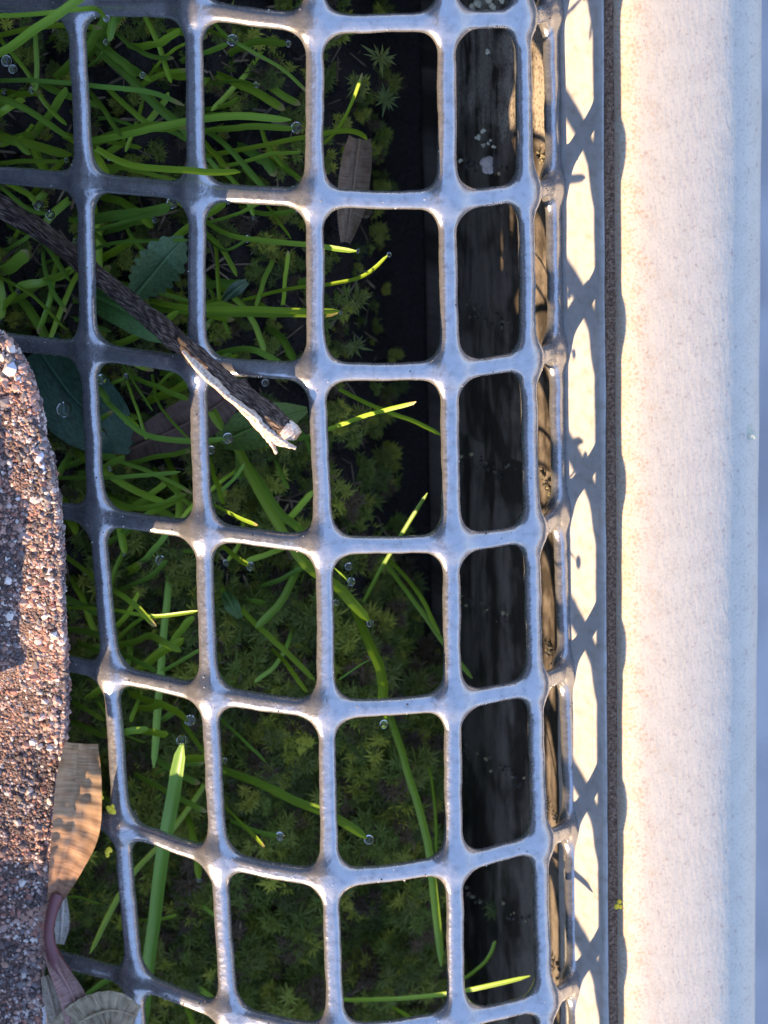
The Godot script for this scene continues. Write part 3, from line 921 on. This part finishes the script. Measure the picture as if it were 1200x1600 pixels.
func make_leaves():
	leaf("weed_leaf", "grey green toothed weed leaf beside the twig", "leaf", [[210, 462, -26], [235, 432, -21], [262, 400, -18], [288, 372, -20]], [2.0, 6.5, 6.8, 1.0], Color(0.075, 0.16, 0.06), M.leaf, {"tooth": 0.35, "cup": 0.25, "seed": 1.0})
	leaf("fallen_leaf", "dull brown dead leaf lying among the grass", "leaf", [[190, 705, -34], [250, 680, -30], [320, 645, -28], [388, 598, -30]], [4.0, 6.5, 7.5, 2.0], Color(0.12, 0.075, 0.055), M.dry, {"crumple": 0.7, "seed": 2.0})
	leaf("weed_leaf", "broad dark green leaf with a large flat water bead", "leaf", [[60, 545, -33], [105, 610, -30], [160, 665, -30], [205, 705, -33]], [8.0, 13.0, 11.0, 1.5], Color(0.03, 0.085, 0.045), M.leaf, {"cup": 0.12, "seed": 3.0})
	leaf("weed_leaf", "yellow green rounded leaf under the frayed twig end", "leaf", [[345, 690, -33], [385, 672, -29], [430, 655, -28], [480, 640, -31]], [3.0, 6.8, 6.0, 1.0], Color(0.09, 0.16, 0.02), M.leaf, {"seed": 4.0})
	leaf("weed_leaf", "broad mid green leaf under the twig", "leaf", [[130, 455, -33], [185, 480, -29], [240, 512, -28], [295, 535, -31]], [4.0, 5.5, 4.5, 1.0], Color(0.06, 0.16, 0.03), M.leaf, {"seed": 4.6})
	leaf("weed_leaf", "small pointed green leaf below the mesh crossing", "leaf", [[350, 925, -33], [362, 945, -31], [375, 965, -32]], [1.2, 2.6, 0.8], Color(0.06, 0.14, 0.03), M.leaf, {"seed": 5.0})
	leaf("weed_leaf", "narrow grey leaf bud beside the double blade", "leaf", [[350, 468, -26], [368, 452, -23], [386, 440, -24]], [0.8, 2.2, 1.0], Color(0.06, 0.12, 0.06), M.leaf, {"seed": 5.5})
	leaf("fallen_leaf", "curled tan leaf strip hanging at the edge of the black gap", "leaf", [[562, 218, -33], [556, 262, -30], [549, 320, -29], [540, 378, -32]], [3.6, 5.0, 4.6, 1.6], Color(0.22, 0.16, 0.1), M.dry, {"cup": 0.5, "seed": 6.0})
	# maple keys lodged against the shingle
	var b := at(110, 1280, -12)
	var s := thing("maple_key", "tan papery winged maple seed with purple stalk wedged beside the shingle", "seed", b)
	var mb := MB.new()
	var pts := []
	for p in [[128, 1162, -15], [124, 1220, -12.5], [120, 1290, -12], [104, 1350, -13], [86, 1405, -14.5]]: pts.append(at(p[0], p[1], p[2]))
	blade_sheet(mb, pts, [5.4, 7.4, 7.8, 5.6, 2.6], Color(0.52, 0.36, 0.19), {"rib": 0.35, "crumple": 0.5, "cup": 0.3, "tip": Color(0.3, 0.15, 0.08), "steps": 60, "across": 12, "seed": 7.0})
	put(mb, "wing", M.dry, s, b)
	mb = MB.new(); tube(mb, [pts[4] + Vector3(0.5, 0, -1), at(78, 1440, -13.5), at(80, 1480, -13), at(100, 1530, -13), at(118, 1572, -13.5)], [1.0, 0.9, 1.0, 1.7, 0.8], 10, 30, 0.35)
	put(mb, "stalk", mat(Color(0.16, 0.06, 0.06), 0.45), s, b)
	leaf("maple_key", "small pale seed wing tucked under the tan maple key", "seed", [[98, 1398, -17], [97, 1440, -16], [94, 1475, -16.5]], [1.2, 2.6, 1.4], Color(0.45, 0.42, 0.36), M.dry, {"seed": 8.0})
	leaf("maple_key", "reddish ribbed seed wing leaning beside the purple stalk", "seed", [[70, 1475, -14], [92, 1515, -11.5], [116, 1562, -11], [128, 1625, -12]], [1.6, 3.2, 4.6, 4.0], Color(0.34, 0.2, 0.17), M.dry, {"rib": 0.6, "cup": 0.35, "seed": 9.0})
	leaf("maple_key", "narrow cream seed wing under the reddish one", "seed", [[70, 1525, -15], [80, 1560, -14], [92, 1610, -14]], [1.4, 2.6, 3.0], Color(0.48, 0.4, 0.3), M.dry, {"seed": 10.0})
	leaf("maple_key", "mottled khaki seed wing lying flat on the mesh", "seed", [[96, 1615, -12], [135, 1590, -10.5], [175, 1578, -10], [214, 1588, -11]], [5.5, 7.0, 7.2, 4.0], Color(0.36, 0.29, 0.18), M.dry, {"rib": 0.8, "crumple": 0.7, "steps": 40, "seed": 11.0})

# ---------------------------------------------------------------- grass and dew

const TUFTS := {
	"a": "tuft of wide grass blades reaching in past the outermost mesh strand beside the twig",
	"b": "tuft of broad folded grass blades between the two shaded strands above the twig",
	"c": "tuft of slender grass blades whose tips reach into the sun above the twig",
	"d": "pair of long level grass blades behind the twig with sunlit tips",
	"e": "tangle of fine grass blades round the dead brown leaf",
	"f": "tuft of long arching grass blades trailing toward the black gap",
	"g": "grass blades beside the rounded shingle edge with sunlit stubby tips",
	"h": "tuft of coarse grass blades around one very broad upright blade beside the maple key",
	"i": "long thin grass blades lying over the brighter moss",
	"j": "two crossed grass blades under the frayed twig end, one tip sunlit"}
# tuft, width in 0.1 mm, height at foot, height at tip, path, dew radius at the tip (mm), over the mesh
const BLADES := [
	["a", 15, -24, 3, [-60, 105, 0, 80, 60, 42, 125, -4, 165, -45], 0, 1],
	["a", 8, -20, -7, [-40, 26, 60, 20, 130, 13, 155, 15, 166, 28], 0.5, 1],
	["a", 9, -38, -22, [-30, 62, 40, 45, 105, 38, 160, 42], 0, 0],
	["b", 8, -36, -13, [0, 125, 60, 125, 140, 133, 230, 142, 288, 165], 0, 0],
	["a", 13, -36, -22, [-40, 130, 0, 150, 50, 175, 112, 214], 0, 0],
	["a", 17, -38, -20, [-40, 206, 0, 215, 50, 225, 112, 242], 0, 0],
	["a", 9, -40, -24, [-30, 255, 30, 252, 95, 250], 0, 0],
	["a", 9, -34, -22, [-30, 268, 0, 280, 40, 300, 58, 318], 0.85, 0],
	["a", 8, -36, -22, [-30, 270, 0, 290, 45, 325, 76, 335], 0.75, 0],
	["a", 20, -40, -25, [-60, 445, 0, 422, 25, 408, 44, 392], 0, 0],
	["a", 8, -42, -24, [-30, 420, 0, 432, 50, 460, 105, 515], 0, 0],
	["a", 9, -40, -24, [90, 400, 85, 430, 75, 480, 60, 522], 0, 0],
	["a", 8, -42, -26, [50, 20, 55, 70, 56, 130, 50, 140], 0.5, 0],
	["a", 7, -40, -28, [0, 60, 40, 110, 70, 160, 105, 195], 0, 0],
	["a", 12, -42, -26, [-40, 330, 20, 352, 70, 380, 110, 440], 0, 0],
	["a", 10, -44, -28, [-40, 480, 20, 470, 70, 440, 110, 420], 0, 0],
	["a", 7, -42, -26, [-20, 370, 15, 378, 30, 350, 20, 330], 0, 0],
	["b", 9, -34, -17, [135, 138, 160, 165, 178, 195, 191, 213], 0, 0],
	["b", 15, -42, -28, [130, 60, 180, 100, 230, 150, 290, 202, 320, 240], 0, 0],
	["b", 13, -36, -20, [140, 50, 175, 85, 205, 110, 222, 117], 0.5, 0],
	["b", 9, -42, -30, [160, 130, 200, 170, 240, 200, 250, 190], 0, 0],
	["b", 16, -38, -24, [140, 225, 190, 210, 240, 200, 300, 195], 0, 0],
	["b", 8, -36, -17, [132, 258, 190, 262, 240, 275, 305, 290], 0, 0],
	["b", 18, -36, -20, [120, 345, 175, 336, 225, 334, 266, 318], 0.9, 0],
	["b", 6, -38, -21, [120, 368, 160, 356, 210, 342, 262, 325], 0, 0],
	["b", 6, -38, -17, [130, 394, 180, 380, 230, 376, 295, 375], 0, 0],
	["b", 8, -44, -27, [215, 0, 235, 40, 255, 90, 268, 130], 0, 0],
	["b", 6, -40, -24, [232, 120, 250, 95, 275, 75, 300, 62], 0, 0],
	["b", 10, -42, -26, [135, 305, 200, 295, 250, 300, 300, 330], 0, 0],
	["b", 9, -42, -26, [130, 100, 160, 60, 185, 30, 190, 20], 0, 0],
	["b", 8, -42, -24, [140, 420, 180, 440, 230, 450, 300, 470], 0, 0],
	["c", 11, -14, 3, [150, 232, 200, 256, 260, 265, 320, 269, 376, 270], 0, 1],
	["c", 12, -30, -12, [135, 222, 220, 205, 300, 188, 370, 180, 455, 188], 0, 0],
	["c", 8, -32, -13, [318, 178, 350, 178, 400, 181, 450, 184], 0, 0],
	["c", 10, -32, -13, [310, 208, 350, 200, 400, 198, 460, 199], 0.9, 0],
	["c", 8, -34, -9, [310, 245, 400, 230, 480, 215, 545, 205, 574, 218], 0, 0],
	["c", 5, -28, -6, [505, 225, 528, 202, 550, 160, 567, 114], 0, 0],
	["c", 9, -34, -17, [305, 210, 330, 235, 345, 252, 357, 266], 0, 0],
	["c", 9, -36, -18, [320, 200, 350, 225, 385, 262, 412, 296], 0, 0],
	["c", 7, -36, -14, [325, 348, 365, 335, 400, 320, 425, 308], 0, 0],
	["c", 9, -34, -10, [315, 342, 360, 366, 420, 376, 490, 382, 558, 392], 0.35, 0],
	["c", 6, -32, -14, [330, 30, 362, 62, 440, 108, 482, 146], 0, 0],
	["c", 6, -36, -20, [415, 316, 432, 340, 456, 372], 0, 0],
	["c", 8, -40, -20, [312, 262, 370, 255, 420, 240, 470, 236], 0, 0],
	["c", 7, -40, -24, [330, 130, 370, 125, 400, 132], 0.5, 0],
	["c", 6, -36, -18, [318, 44, 340, 52, 362, 62], 0.9, 0],
	["c", 6, -38, -24, [318, 368, 350, 390, 385, 374], 0.6, 0],
	["d", 10, -32, -10, [235, 470, 290, 480, 380, 484, 460, 486, 532, 488], 0.3, 0],
	["d", 12, -34, -11, [235, 482, 320, 489, 400, 489, 470, 489, 528, 489], 0, 0],
	["d", 7, -38, -28, [336, 380, 341, 420, 343, 470], 0, 0],
	["d", 7, -38, -28, [442, 476, 446, 430, 450, 392], 0, 0],
	["d", 6, -36, -8, [380, 470, 450, 452, 515, 444, 570, 430, 607, 399], 0.4, 0],
	["d", 6, -38, -26, [320, 430, 340, 480, 358, 522], 0, 0],
	["d", 10, -40, -26, [320, 560, 370, 545, 400, 548, 455, 575], 0, 0],
	["e", 5, -32, -22, [190, 565, 215, 605, 239, 642], 0, 0],
	["e", 5, -32, -23, [198, 595, 214, 640, 229, 688], 0, 0],
	["e", 9, -34, -14, [135, 595, 180, 640, 230, 680, 295, 690, 353, 685], 0.9, 0],
	["e", 9, -34, -21, [200, 585, 250, 605, 295, 624], 0, 0],
	["e", 6, -36, -24, [238, 585, 252, 635, 295, 685], 0, 0],
	["e", 8, -32, -22, [140, 630, 150, 655, 158, 676], 0.85, 0],
	["e", 8, -32, -13, [70, 745, 140, 747, 210, 742, 282, 737], 0, 0],
	["e", 7, -36, -22, [140, 703, 200, 725, 250, 745, 300, 772], 0, 0],
	["e", 9, -36, -17, [140, 760, 200, 792, 245, 790, 292, 773], 0, 0],
	["e", 8, -36, -20, [190, 728, 240, 715, 300, 706], 0, 0],
	["e", 11, -38, -26, [100, 690, 140, 720, 200, 760, 260, 785], 0, 0],
	["e", 12, -40, -26, [100, 540, 140, 560, 190, 560, 240, 580], 0, 0],
	["e", 7, -38, -24, [240, 730, 262, 755, 300, 790, 330, 800], 0, 0],
	["e", 9, -38, -24, [90, 770, 120, 800, 150, 812], 0, 0],
	["e", 6, -34, -20, [130, 565, 150, 585, 158, 592], 0.8, 0],
	["f", 9, -32, -12, [318, 778, 360, 800, 403, 820], 0, 0],
	["f", 10, -38, -24, [322, 695, 335, 740, 352, 788], 0, 0],
	["f", 16, -38, -10, [365, 690, 420, 800, 480, 885, 535, 925, 577, 972], 0.6, 0],
	["f", 13, -40, -24, [385, 720, 430, 790, 470, 830, 500, 860], 0, 0],
	["f", 9, -34, -14, [500, 868, 525, 888, 548, 908], 0.7, 0],
	["f", 16, -36, -8, [555, 950, 578, 1005, 597, 1062, 602, 1103], 0, 0],
	["f", 6, -38, -9, [568, 940, 590, 900, 625, 838, 668, 770], 0, 0],
	["f", 8, -40, -22, [598, 872, 640, 930, 690, 1000, 738, 1060], 0, 0],
	["f", 8, -42, -26, [604, 868, 650, 920, 688, 990], 0, 0],
	["f", 11, -36, -20, [345, 920, 400, 972, 450, 1020, 492, 1062], 0, 0],
	["f", 7, -38, -23, [425, 1012, 450, 1040, 480, 1082], 0, 0],
	["f", 8, -34, -19, [335, 840, 365, 868, 390, 884], 0.75, 0],
	["f", 4, -38, -30, [530, 1062, 560, 1040, 578, 1030], 0, 0],
	["f", 5, -36, -8, [598, 1105, 602, 1120, 600, 1131], 0.75, 0],
	["g", 9, -32, -13, [95, 862, 160, 910, 210, 945, 245, 978], 0, 0],
	["g", 6, -34, -9, [90, 948, 170, 952, 240, 962, 310, 954], 0, 0],
	["g", 11, -32, -10, [165, 1012, 215, 1002, 236, 993, 258, 1006, 283, 1019], 0, 0],
	["g", 12, -40, -26, [268, 845, 260, 950, 250, 1060, 240, 1200], 0, 0],
	["g", 12, -40, -26, [255, 1020, 280, 990, 302, 962], 0, 0],
	["g", 9, -38, -24, [175, 1010, 210, 1030, 245, 1048], 0, 0],
	["g", 10, -38, -24, [90, 1080, 130, 1105, 165, 1125], 0, 0],
	["g", 10, -36, -22, [100, 1120, 140, 1140, 170, 1152], 0, 0],
	["g", 14, -38, -20, [175, 1075, 230, 1092, 270, 1108, 295, 1124], 0.9, 0],
	["g", 7, -36, -22, [221, 1080, 212, 1105, 203, 1128], 0, 0],
	["g", 11, -26, -11, [160, 1142, 190, 1145, 232, 1138], 0, 0],
	["g", 11, -32, -16, [205, 1138, 235, 1143, 264, 1148], 0, 0],
	["g", 12, -38, -22, [90, 800, 110, 815, 120, 835], 0, 0],
	["g", 8, -36, -22, [140, 820, 155, 832, 165, 840], 0.7, 0],
	["g", 10, -40, -28, [110, 900, 130, 940, 150, 990], 0, 0],
	["g", 9, -40, -27, [100, 1000, 140, 1010, 170, 1030], 0, 0],
	["h", 9, -34, -18, [335, 1112, 375, 1150, 417, 1190], 0, 0],
	["h", 22, -42, -14, [218, 1660, 228, 1540, 244, 1400, 264, 1270, 284, 1160], 0.9, 0],
	["h", 12, -40, -24, [180, 1192, 250, 1228, 325, 1270], 0, 0],
	["h", 10, -40, -26, [318, 1225, 265, 1300, 200, 1375, 140, 1490], 0, 0],
	["h", 14, -38, -9, [340, 1198, 400, 1222, 460, 1252, 520, 1276, 574, 1310], 0.8, 0],
	["h", 8, -36, -12, [345, 1250, 380, 1288, 414, 1322], 0, 0],
	["h", 8, -38, -24, [360, 1280, 400, 1298, 436, 1306], 0.7, 0],
	["h", 10, -40, -24, [130, 1560, 160, 1535, 200, 1525], 0, 0],
	["h", 8, -40, -25, [230, 1215, 260, 1200, 320, 1190], 0, 0],
	["i", 13, -42, -18, [606, 1110, 636, 1200, 662, 1290, 678, 1390, 690, 1510], 0, 0],
	["i", 9, -36, -14, [520, 1562, 600, 1561, 690, 1553, 740, 1545, 828, 1524], 0, 0],
	["i", 5, -42, -26, [670, 1190, 680, 1260, 682, 1335], 0, 0],
	["i", 7, -42, -30, [600, 1565, 640, 1590, 680, 1625], 0, 0],
	["i", 6, -48, -40, [725, 1530, 760, 1500, 775, 1470], 0, 0],
	["j", 9, -32, -9, [505, 672, 560, 652, 600, 641, 650, 627], 0, 0],
	["j", 7, -38, -20, [530, 608, 590, 638, 640, 656, 690, 680], 0, 0],
	["j", 8, -42, -30, [420, 720, 450, 690, 500, 680], 0, 0]]

const DEW := {"a": "outside the outermost shaded strand", "b": "between the two shaded strands above the twig", "c": "near the sunlit thin blades above the twig", "d": "behind the twig near the long level blades", "e": "around the dead brown leaf", "f": "of the long blades trailing to the black gap", "g": "beside the rounded shingle edge", "h": "around the very broad upright blade", "i": "over the brighter moss", "j": "under the frayed twig end"}
var drops := []

func make_grass():
	var roots := {}; var bases := {}
	for b in BLADES:
		var k: String = b[0]
		if not roots.has(k):
			var base := at(b[4][0], b[4][1], b[2])
			bases[k] = base
			roots[k] = thing("grass_tuft", TUFTS[k], "grass", base, "grass growing in the gutter")
		grass_blade(b, roots[k], bases[k])
	# undergrowth of the same tufts, deep under the mesh
	var fill := [["a", -40, 110, -10, 530, 34], ["b", 120, 320, -10, 460, 34], ["c", 300, 470, 60, 420, 12], ["e", 90, 330, 520, 820, 30], ["g", 90, 310, 820, 1160, 26], ["h", 110, 330, 1180, 1600, 12], ["d", 300, 480, 430, 620, 12], ["f", 330, 480, 640, 1060, 12]]
	for f in fill:
		for q in f[5]:
			var x := rng.randf_range(f[1], f[2]); var y := rng.randf_range(f[3], f[4])
			var an := rng.randf_range(-0.9, 0.9)
			if rng.randf() < 0.25: an += PI * 0.6
			var L := rng.randf_range(60, 150)
			var bend := rng.randf_range(-0.5, 0.5)
			var p := []
			for s in 4:
				var t := s / 3.0
				p.append(x + cos(an + bend * t) * L * (t - 0.5)); p.append(y + sin(an + bend * t) * L * (t - 0.5))
			var h0 := rng.randf_range(-46, -38)
			grass_blade([f[0], rng.randf_range(6, 15), h0, h0 + rng.randf_range(6, 17), p, 0.0 if rng.randf() < 0.88 else rng.randf_range(0.3, 0.6), 0], roots[f[0]], bases[f[0]])
	make_drops()

func grass_blade(b: Array, parent: Node3D, base: Vector3):
	var pts := []
	var n: int = b[4].size() / 2
	for k in n:
		var f := float(k) / (n - 1)
		var h := lerpf(b[2], b[3], pow(f, 0.75))
		var x: float = b[4][2 * k]; var y: float = b[4][2 * k + 1]
		if not b[6]:
			for q in 2: h = minf(h, mesh_y(at(x, y, h).x) - 3.0)
		elif x > 90.0:
			h = maxf(h, mesh_y(at(x, y, h).x) + 2.6)
		pts.append(at(x, y, h))
	var mb := MB.new()
	var steps := 16
	var w: float = b[1] * 0.112 * 0.5
	var v := rng.randf_range(0.75, 1.2)
	var col := Color(0.31, 0.46, 0.03).lerp(Color(0.17, 0.33, 0.05), rng.randf()) * v
	if b[0] == "e" and w < 0.27: col = Color(0.2, 0.17, 0.08)
	var tw := rng.randf_range(-0.4, 0.4)
	var straw: bool = rng.randf() < 0.3 and b[5] == 0
	for k in steps + 1:
		var f := float(k) / steps
		var p: Vector3 = spline(pts, f)
		var d: Vector3 = (spline(pts, minf(f + 0.03, 1.0)) - spline(pts, maxf(f - 0.03, 0.0))).normalized()
		var side := d.cross(Vector3.UP).normalized()
		var up := side.cross(d)
		var a := tw + f * tw
		var s2 := side * cos(a) + up * sin(a); var u2 := up * cos(a) - side * sin(a)
		var ww := w * lerpf(0.85, 1.0, f) * (1.0 if f < 0.8 else sqrt(maxf(0.0, 1.0 - pow((f - 0.8) / 0.2, 2.2))) * 0.8 + 0.2)
		var c := col
		if straw and f > 0.9: c = Color(0.4, 0.33, 0.14)
		for j in 5:
			var s := (j - 2) * 0.5
			mb.vert(p + s2 * s * ww + noise.get_noise_2d(f * 40.0, tw * 900.0) * side * 0.5 * w + u2 * ww * (0.42 * absf(s) + (0.06 if j == 1 or j == 3 else 0.0)), Vector2(s, f), c * (1.12 if j == 2 else 1.0))
	for k in steps:
		for j in 4:
			var o := k * 5 + j
			mb.quad(o, o + 1, o + 6, o + 5)
	put(mb, "blade", M.grass, parent, base)
	if b[5] > 0.0:
		var d: Vector3 = (pts[-1] - pts[-2]).normalized()
		drops.append([pts[-1] + d * b[5] * 0.5 + Vector3(0, b[5] * 0.15, 0), b[5], b[0]])

func make_drops():
	var extra := [
		[210, 4, -13, 1.0, "large dew drop on the topmost cross strand beside the curled blade"],
		[10, 95, -22, 0.9, "dew drop low in the grass outside the outermost strand"],
		[172, 246, -18, 0.5, "tiny dew drop on the folded blade beside the sunlit tip"],
		[330, 703, -22, 0.7, "dew drop under the shaded grass tip by the dead leaf"],
		[172, 732, -24, 0.5, "tiny dew drop among the fine blades below the broad dark leaf"],
		[250, 875, -26, 0.8, "dew drop in the shade on a blade beside the shingle"],
		[525, 942, -9, 0.55, "yellow-lit dew drop beside the middle of a lit strand"],
		[505, 930, -26, 0.5, "small dew drop in the dark next to the arching blade"],
		[296, 1126, -22, 0.5, "small dew drop on the blade below the shaded cross strand"],
		[437, 1305, -26, 0.6, "dew drop resting on the moss beside the drooping blade"],
		[415, 598, -24, 0.6, "dew drop under the lit cross strand by the twig end"],
		[545, 885, -26, 0.6, "dew drop behind the arching blade's lit tip"],
		[100, 640, -28, 1.3, "large flat dew bead on the broad dark green leaf"],
		[505, 935, -25, 0.45, "second small dew drop deep behind the arching blade"],
		[20, 108, -22, 0.7, "smaller dew drop touching the one outside the outermost strand"]]
	for e in extra:
		drops.append([at(e[0], e[1], e[2]), e[3], "bead", e[4]])
	var sp := SphereMesh.new()
	sp.radius = 1.0 * S; sp.height = 2.0 * S; sp.radial_segments = 24; sp.rings = 12
	for d in drops:
		var o := MeshInstance3D.new()
		o.mesh = sp
		o.material_override = M.water
		o.name = numbered("dew_drop")
		o.position = d[0] * S
		o.scale = Vector3(d[1] * rng.randf_range(0.9, 1.1), d[1] * rng.randf_range(0.75, 0.95), d[1])
		add_child(o)
		if d[2] != "bead": tag(o, "round dew drop on a blade tip " + DEW[d[2]], "dew drop", "dew drops on blade tips")
		else: tag(o, d[3], "dew drop", "dew drops on leaves")

# ---------------------------------------------------------------- debris

func crumb(called: String, label: String, cat: String, p: Vector3, r: float, m: Material, group: String, flat := 0.6, lumps := 4):
	var mb := MB.new()
	for q in lumps:
		var o := Vector3(rng.randf_range(-1, 1), rng.randf_range(-0.2, 0.3), rng.randf_range(-1, 1)) * r * 0.6
		var rr := r * rng.randf_range(0.4, 0.7)
		var start := mb.v.size()
		for k in 6:
			for j in 8:
				var th := PI * k / 5.0; var ph := TAU * j / 8.0
				var dd := Vector3(sin(th) * cos(ph), cos(th) * flat, sin(th) * sin(ph))
				mb.vert(p + o + dd * rr * (1.0 + 0.45 * noise.get_noise_3d(dd.x * 40.0 + q * 30.0, dd.y * 40.0, dd.z * 40.0)))
		for k in 5:
			for j in 8:
				mb.quad(start + k * 8 + j, start + k * 8 + (j + 1) % 8, start + (k + 1) * 8 + (j + 1) % 8, start + (k + 1) * 8 + j)
	var o2 := put(mb, called, m, null, p)
	tag(o2, label, cat, group)
	return o2

# the point of the gutter's front wall in that direction, lifted off it by d
func on_wall(x: float, y: float, d: float) -> Vector3:
	var h := -30.0
	var p := Vector3.ZERO
	for q in 12:
		p = at(x, y, h)
		h = lerpf(h, lut([[8, -74], [12.5, -62], [16.4, -51], [19.6, -42], [23, -35.5], [26.4, -30], [29.5, -23], [32.4, -19], [34.6, -15.6]], p.x - SKEW * p.z), 0.6)
	return p + Vector3(-0.9, 0.4, 0) * d

func make_debris():
	var g := "yellow lichen crumbs"
	for s in [[158, 1243, -13.6], [173, 1264, -13.2], [167, 1333, -14.2]]:
		crumb("lichen_crumb", "bright yellow lichen crumb on the mesh strand beside the maple key", "lichen", at(s[0], s[1], s[2]), 0.85, M.lichen, g, 0.6, 6)
	crumb("lichen_crumb", "yellow lichen crumb on the inner edge of the gutter bead", "lichen", at(968, 1413, -11.5), 0.9, M.lichen, g)
	crumb("lichen_ring", "round cream lichen spot on the outer shoulder of the gutter bead", "lichen", at(1167, 672, -11.4), 1.3, M.pale_lichen, "", 0.35, 9)
	# pale lichen on the stretch of wall painted pale as if sunlit
	for q in [[765, 80, 0.5], [759, 205, 0.55], [750, 214, 0.45], [768, 222, 0.45], [772, 6, 1.0], [750, 2, 0.9], [786, 2, 0.8], [762, 18, 0.6], [740, 12, 0.6], [758, 226, 0.35], [775, 230, 0.35], [724, 252, 0.4]]:
		crumb("lichen_crumb", "pale yellow lichen crumb on the stretch of inner gutter wall painted pale as if sunlit", "lichen", on_wall(q[0], q[1], 0.4), q[2] * 1.1, M.pale_lichen, "pale lichen crumbs on the wall")
	crumb("wood_chip", "pale grey chip of wood lodged on the gutter wall below lichen", "debris", on_wall(768, 255, 1.0), 1.7, mat(Color(0.5, 0.45, 0.4), 0.8), "", 0.5, 5)
	# litter that has gathered on the wall at every crossing
	var rows := [[715, 262, 800, 262], [712, 478, 800, 505], [716, 712, 805, 740], [718, 940, 815, 972], [722, 1168, 825, 1222], [725, 1395, 832, 1440], [845, 1245, 880, 1290], [848, 1480, 882, 1530], [843, 245, 862, 262], [846, 735, 866, 772], [852, 1000, 872, 1040]]
	var litter := []
	for r in rows:
		for q in 26:
			var f := rng.randf()
			var x: float = lerpf(r[0], r[2], f) + rng.randf_range(-4, 4); var y: float = lerpf(r[1], r[3], f) + rng.randf_range(-11, 11)
			litter.append([on_wall(x, y, 0.3), rng.randf_range(0.12, 0.5)])
	var mm := MultiMesh.new()
	mm.transform_format = MultiMesh.TRANSFORM_3D; mm.use_colors = true
	mm.mesh = stone_mesh(9)
	mm.instance_count = litter.size()
	for k in litter.size():
		var s: float = litter[k][1]
		var bs := Basis.from_euler(Vector3(rng.randf() * TAU, rng.randf() * TAU, rng.randf() * TAU)).scaled(Vector3(s, s * 0.6, s))
		mm.set_instance_transform(k, Transform3D(bs, litter[k][0] * S))
		mm.set_instance_color(k, [Color(0.05, 0.04, 0.03), Color(0.09, 0.08, 0.05), Color(0.3, 0.27, 0.14), Color(0.02, 0.02, 0.015)][rng.randi() % 4])
	var mi := MultiMeshInstance3D.new()
	mi.multimesh = mm; mi.material_override = M.granule; mi.name = "wall_litter"
	add_child(mi)
	tag(mi, "dark crumbs of litter stuck to the gutter wall", "litter", "", "stuff")
